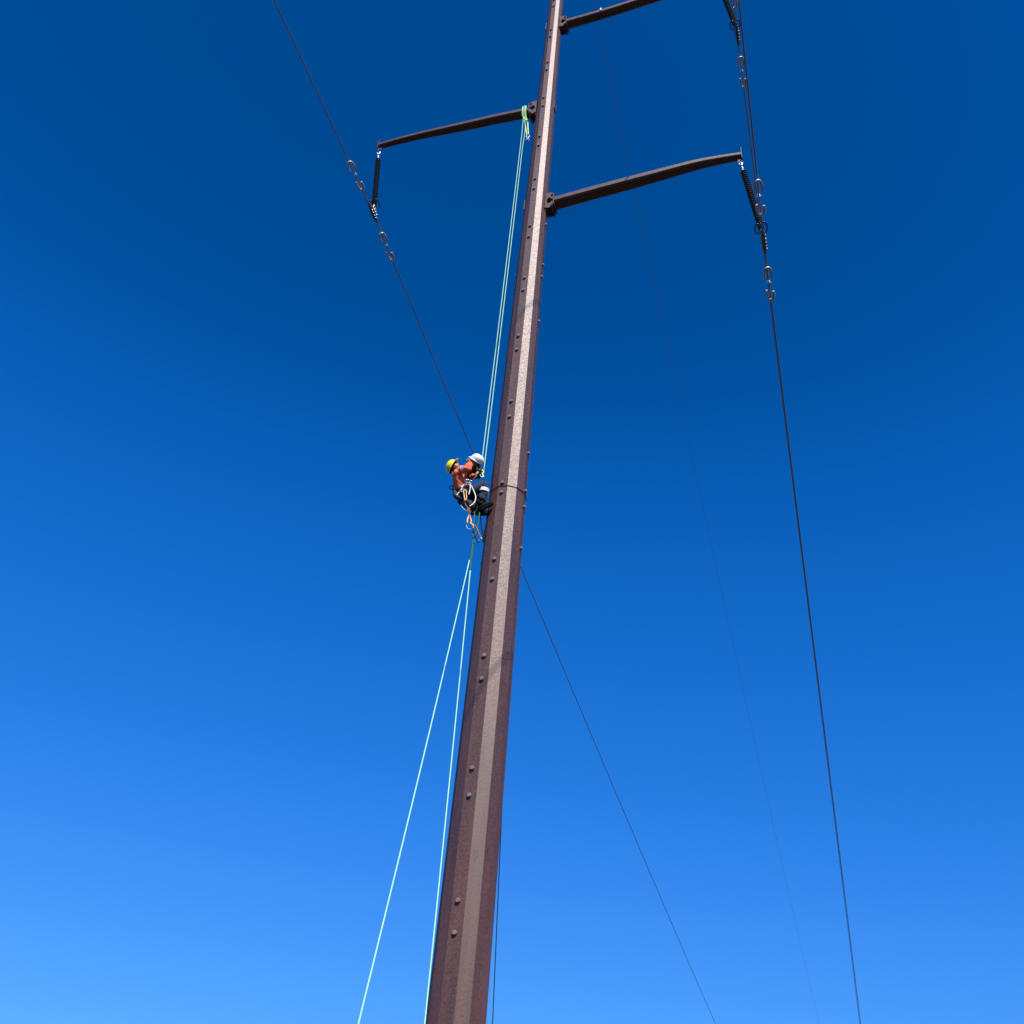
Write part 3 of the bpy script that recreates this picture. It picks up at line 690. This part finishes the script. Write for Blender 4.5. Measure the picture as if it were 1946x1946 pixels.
P2 = dict(J=dict(pelvis=(877, 942, 15.02), waist=(882, 925, 14.98), chest=(889, 905, 14.93), neck=(896, 890, 14.88), head=(903.5, 879, 14.70),
                 nsh=(895, 893, 14.76), nel=(913, 893, 14.80), nwr=(907, 899, 14.62), fsh=(888, 892, 15.06), fel=(911, 889, 15.0), fwr=(913, 896, 14.72),
                 nhip=(877, 945, 14.90), nkn=(893, 962, 14.70), nan=(907, 967, 14.98), fhip=(878, 940, 15.12), fkn=(902, 940, 15.1), fan=(907, 964, 15.14)),
          up=IR * .56 + IU * .76 + IC * .16, fwd=-IR * .80 + IU * .42 + IC * .35, helmet='white', shirt='jacket', brim=(.014, .026), seed=8.1,
          nhd=(-IR * .2 - IU * .8 + IC * .1, IR + IC * .4, 1.1), fhd=(-IR * .1 - IU * .8 + IC * .1, IR + IC * .3, 1.2),
          nft=(IR * .75 - IU * .05 - IC * .5, (IU * .8 - IC * .7)), fft=(IR * .9 - IU * .05 - IC * .3, (IU - IC * .5)))
person(P2, 'person in a white helmet clinging behind the other climber, face turned down to the left')

# ------------------------------------------------------------ climbing gear
def Q(y, *pts): return [onray(p[0], p[1], p[2] if len(p) > 2 else y) for p in pts]
rope('white_lanyard', Q(14.42, (893, 916.5), (896.6, 925), (901.8, 936.7), (904, 945), (901.8, 954), (896.6, 959.5), (892.4, 961.6)), .0105, 'white_rope', 'large loop of white cord hanging from the climbers\' waist to their thighs', 'cord')
rope('white_lanyard', Q(14.40, (892, 916), (893.6, 921), (893.2, 929), (891, 940)), .0095, 'white_rope', 'short straight end of white cord inside the large white loop', 'cord')
rope('white_lanyard', Q(14.42, (888.3, 917.6), (882, 920.7), (878.5, 926.4), (876, 932), (872, 936), (867.6, 941.4)), .0095, 'white_rope', 'white cord curving left from the waist to the tool bag', 'cord')
for n_ in ('white_lanyard', 'white_lanyard.001', 'white_lanyard.002'): bpy.data.objects[n_]['group'] = 'white cords on the harness'
cb = thing('carabiner_bunch', onray(889, 918, 14.38), 'bunch of silver carabiners clipped at the waist above the white cords', 'carabiner')
for i, (x, y, a_) in enumerate(((886, 916, 20), (890, 914.5, 60), (893.5, 917.5, -30), (877, 930, 10))):
    bm = bmesh.new(); c = onray(x, y, 14.38); ca = math.cos(R(a_)); sa = math.sin(R(a_))
    pts = [c + IR * (ca * u_ - sa * v_) + IU * (sa * u_ + ca * v_) for u_, v_ in ((-.018, -.04), (.018, -.04), (.026, .0), (.018, .04), (-.018, .04), (-.022, 0))]
    tube(bm, smooth_pts(pts, 4, True), .007, 8, closed=True); link('carabiner', bm, 'galv', cb, True)
tn = rope('tan_sling', Q(14.40, (880, 930), (884, 931), (886, 934), (886.2, 940), (886.5, 946), (884, 951), (882.4, 945), (881.5, 938), (880, 932)), .011, 'tan', 'tan webbing sling looped on the near thigh', 'sling')
rope('rust_lanyard', Q(14.44, (883, 951), (884, 957), (886.5, 962), (890.5, 966.5), (892, 972), (892.5, 977)), .010, 'brown_strap', 'rust coloured lanyard running down from the tan sling to the big hook', 'lanyard')
# scaffold hooks and the strap loop hanging below
hk = thing('scaffold_hook', onray(892, 975, 14.46), 'large pale tan snap hook hanging open below the seat', 'hook')
bm = bmesh.new(); tube(bm, smooth_pts(Q(14.46, (892.3, 974), (891.6, 980), (889.2, 984.5), (888, 990), (888.1, 995)), 5), [.010] + [.016] * 18 + [.010] * 2, 8); link('hook_body', bm, 'tan', hk, True)
bm = bmesh.new(); tube(bm, smooth_pts(Q(14.46, (886.6, 998), (887.2, 1002), (890, 1005), (895.5, 1005.2)), 5), .0055, 8); link('gate', bm, 'dullgalv', hk, True)
bm = bmesh.new(); box(bm, onray(891.5, 971.5, 14.43), (IR, IC, IU), (.075, .03, .025), .006); box(bm, onray(890.5, 967, 14.43), (IR, IC, IU), (.06, .03, .03), .006); link('swivel', bm, 'tan', hk)
h2 = thing('snap_hook', onray(896, 993, 14.5), 'smaller cream snap hook at the top of the hanging strap loop', 'hook')
bm = bmesh.new(); tube(bm, smooth_pts(Q(14.5, (893, 980), (895, 988), (895.3, 992), (894.4, 996), (897.5, 996.5), (899.6, 1000), (898.6, 1003.4)), 5), [.008] * 4 + [.015] * 23 + [.008] * 4, 8); link('hook_body', bm, 'tan', h2, True)
sl2 = thing('strap_loop', onray(906, 1014, 14.55), 'rust and black strap loop hanging below the snap hooks', 'strap')
bm = bmesh.new(); tube(bm, smooth_pts(Q(14.55, (898, 1002.5), (902, 1014.5), (906.4, 1027.4), (909.5, 1030.3), (912.8, 1027)), 5), .0095, 8, flat=.6); link('black_side', bm, 'black_strap', sl2, True)
bm = bmesh.new(); tube(bm, smooth_pts(Q(14.55, (899, 996.5), (903.5, 999.9), (906.5, 1006), (910, 1014.3), (912.6, 1020), (913.4, 1025)), 5), .021, 8, flat=.6); link('rust_side', bm, 'brown_strap', sl2, True)
bm = bmesh.new(); tube(bm, Q(14.55, (908.8, 1028.2), (913.2, 1025.2)), .008, 8); tube(bm, Q(14.55, (913.5, 1021), (915.6, 1024.6)), .012, 8); link('buckle', bm, 'galv', sl2)
rope('wire_gate_loop', Q(14.46, (876, 959.5), (879, 964.7), (883, 968.8), (888, 969.3)), .0045, 'dullgalv', 'thin steel hoop sticking out left below the seat', 'hoop')
rg = thing('harness_ring', onray(857.8, 926.4, 14.7), 'dark round ring at the back of the harness, left of the waist', 'ring')
bm = bmesh.new(); c = onray(857.8, 926.4, 14.7); tube(bm, [c + IR * .034 * math.cos(2 * math.pi * i / 20) + IU * .036 * math.sin(2 * math.pi * i / 20) for i in range(20)], .0085, 8, closed=True)
link('ring', bm, 'black_strap', rg, True)
bm = bmesh.new(); tube(bm, Q(14.7, (860.5, 929), (863, 934), (866, 938)), .016, 8); link('ring_tab', bm, 'black_strap', rg, True)
bg_ = thing('tool_bag', onray(866, 941, 14.6), 'dark canvas tool bag on the left hip, under the orange shirt hem', 'bag')
bm = bmesh.new(); tube(bm, smooth_pts(Q(14.6, (864, 933), (865, 939), (868, 944), (876, 949)), 4), [.03, .035, .04, .044, .046, .048, .05, .05, .048, .046, .044, .04, .034], 14); link('bag_body', bm, 'bag', bg_, True)
bm = bmesh.new(); tube(bm, Q(14.53, (863, 938), (865.5, 938.4)), .007, 6); link('bag_buckle', bm, 'galv', bg_)
ds = thing('descender', onray(911, 902, 14.6), 'dark rope descender gripped by the hands beside the mint ropes', 'rope device')
bm = bmesh.new(); box(bm, onray(910, 905, 14.58), (IR, IC, IU), (.06, .05, .11), .012); link('descender_body', bm, 'black', ds)
bm = bmesh.new(); tube(bm, Q(14.55, (912, 902), (914.5, 907)), .012, 8); link('handle', bm, 'dullgalv', ds)
rope('rope_knot', Q(14.62, (916, 893), (919, 897), (916.5, 901), (918.5, 905), (915, 907), (919.5, 906)), .014, 'lime', 'yellow green knot on the right mint rope beside the hands', 'knot')
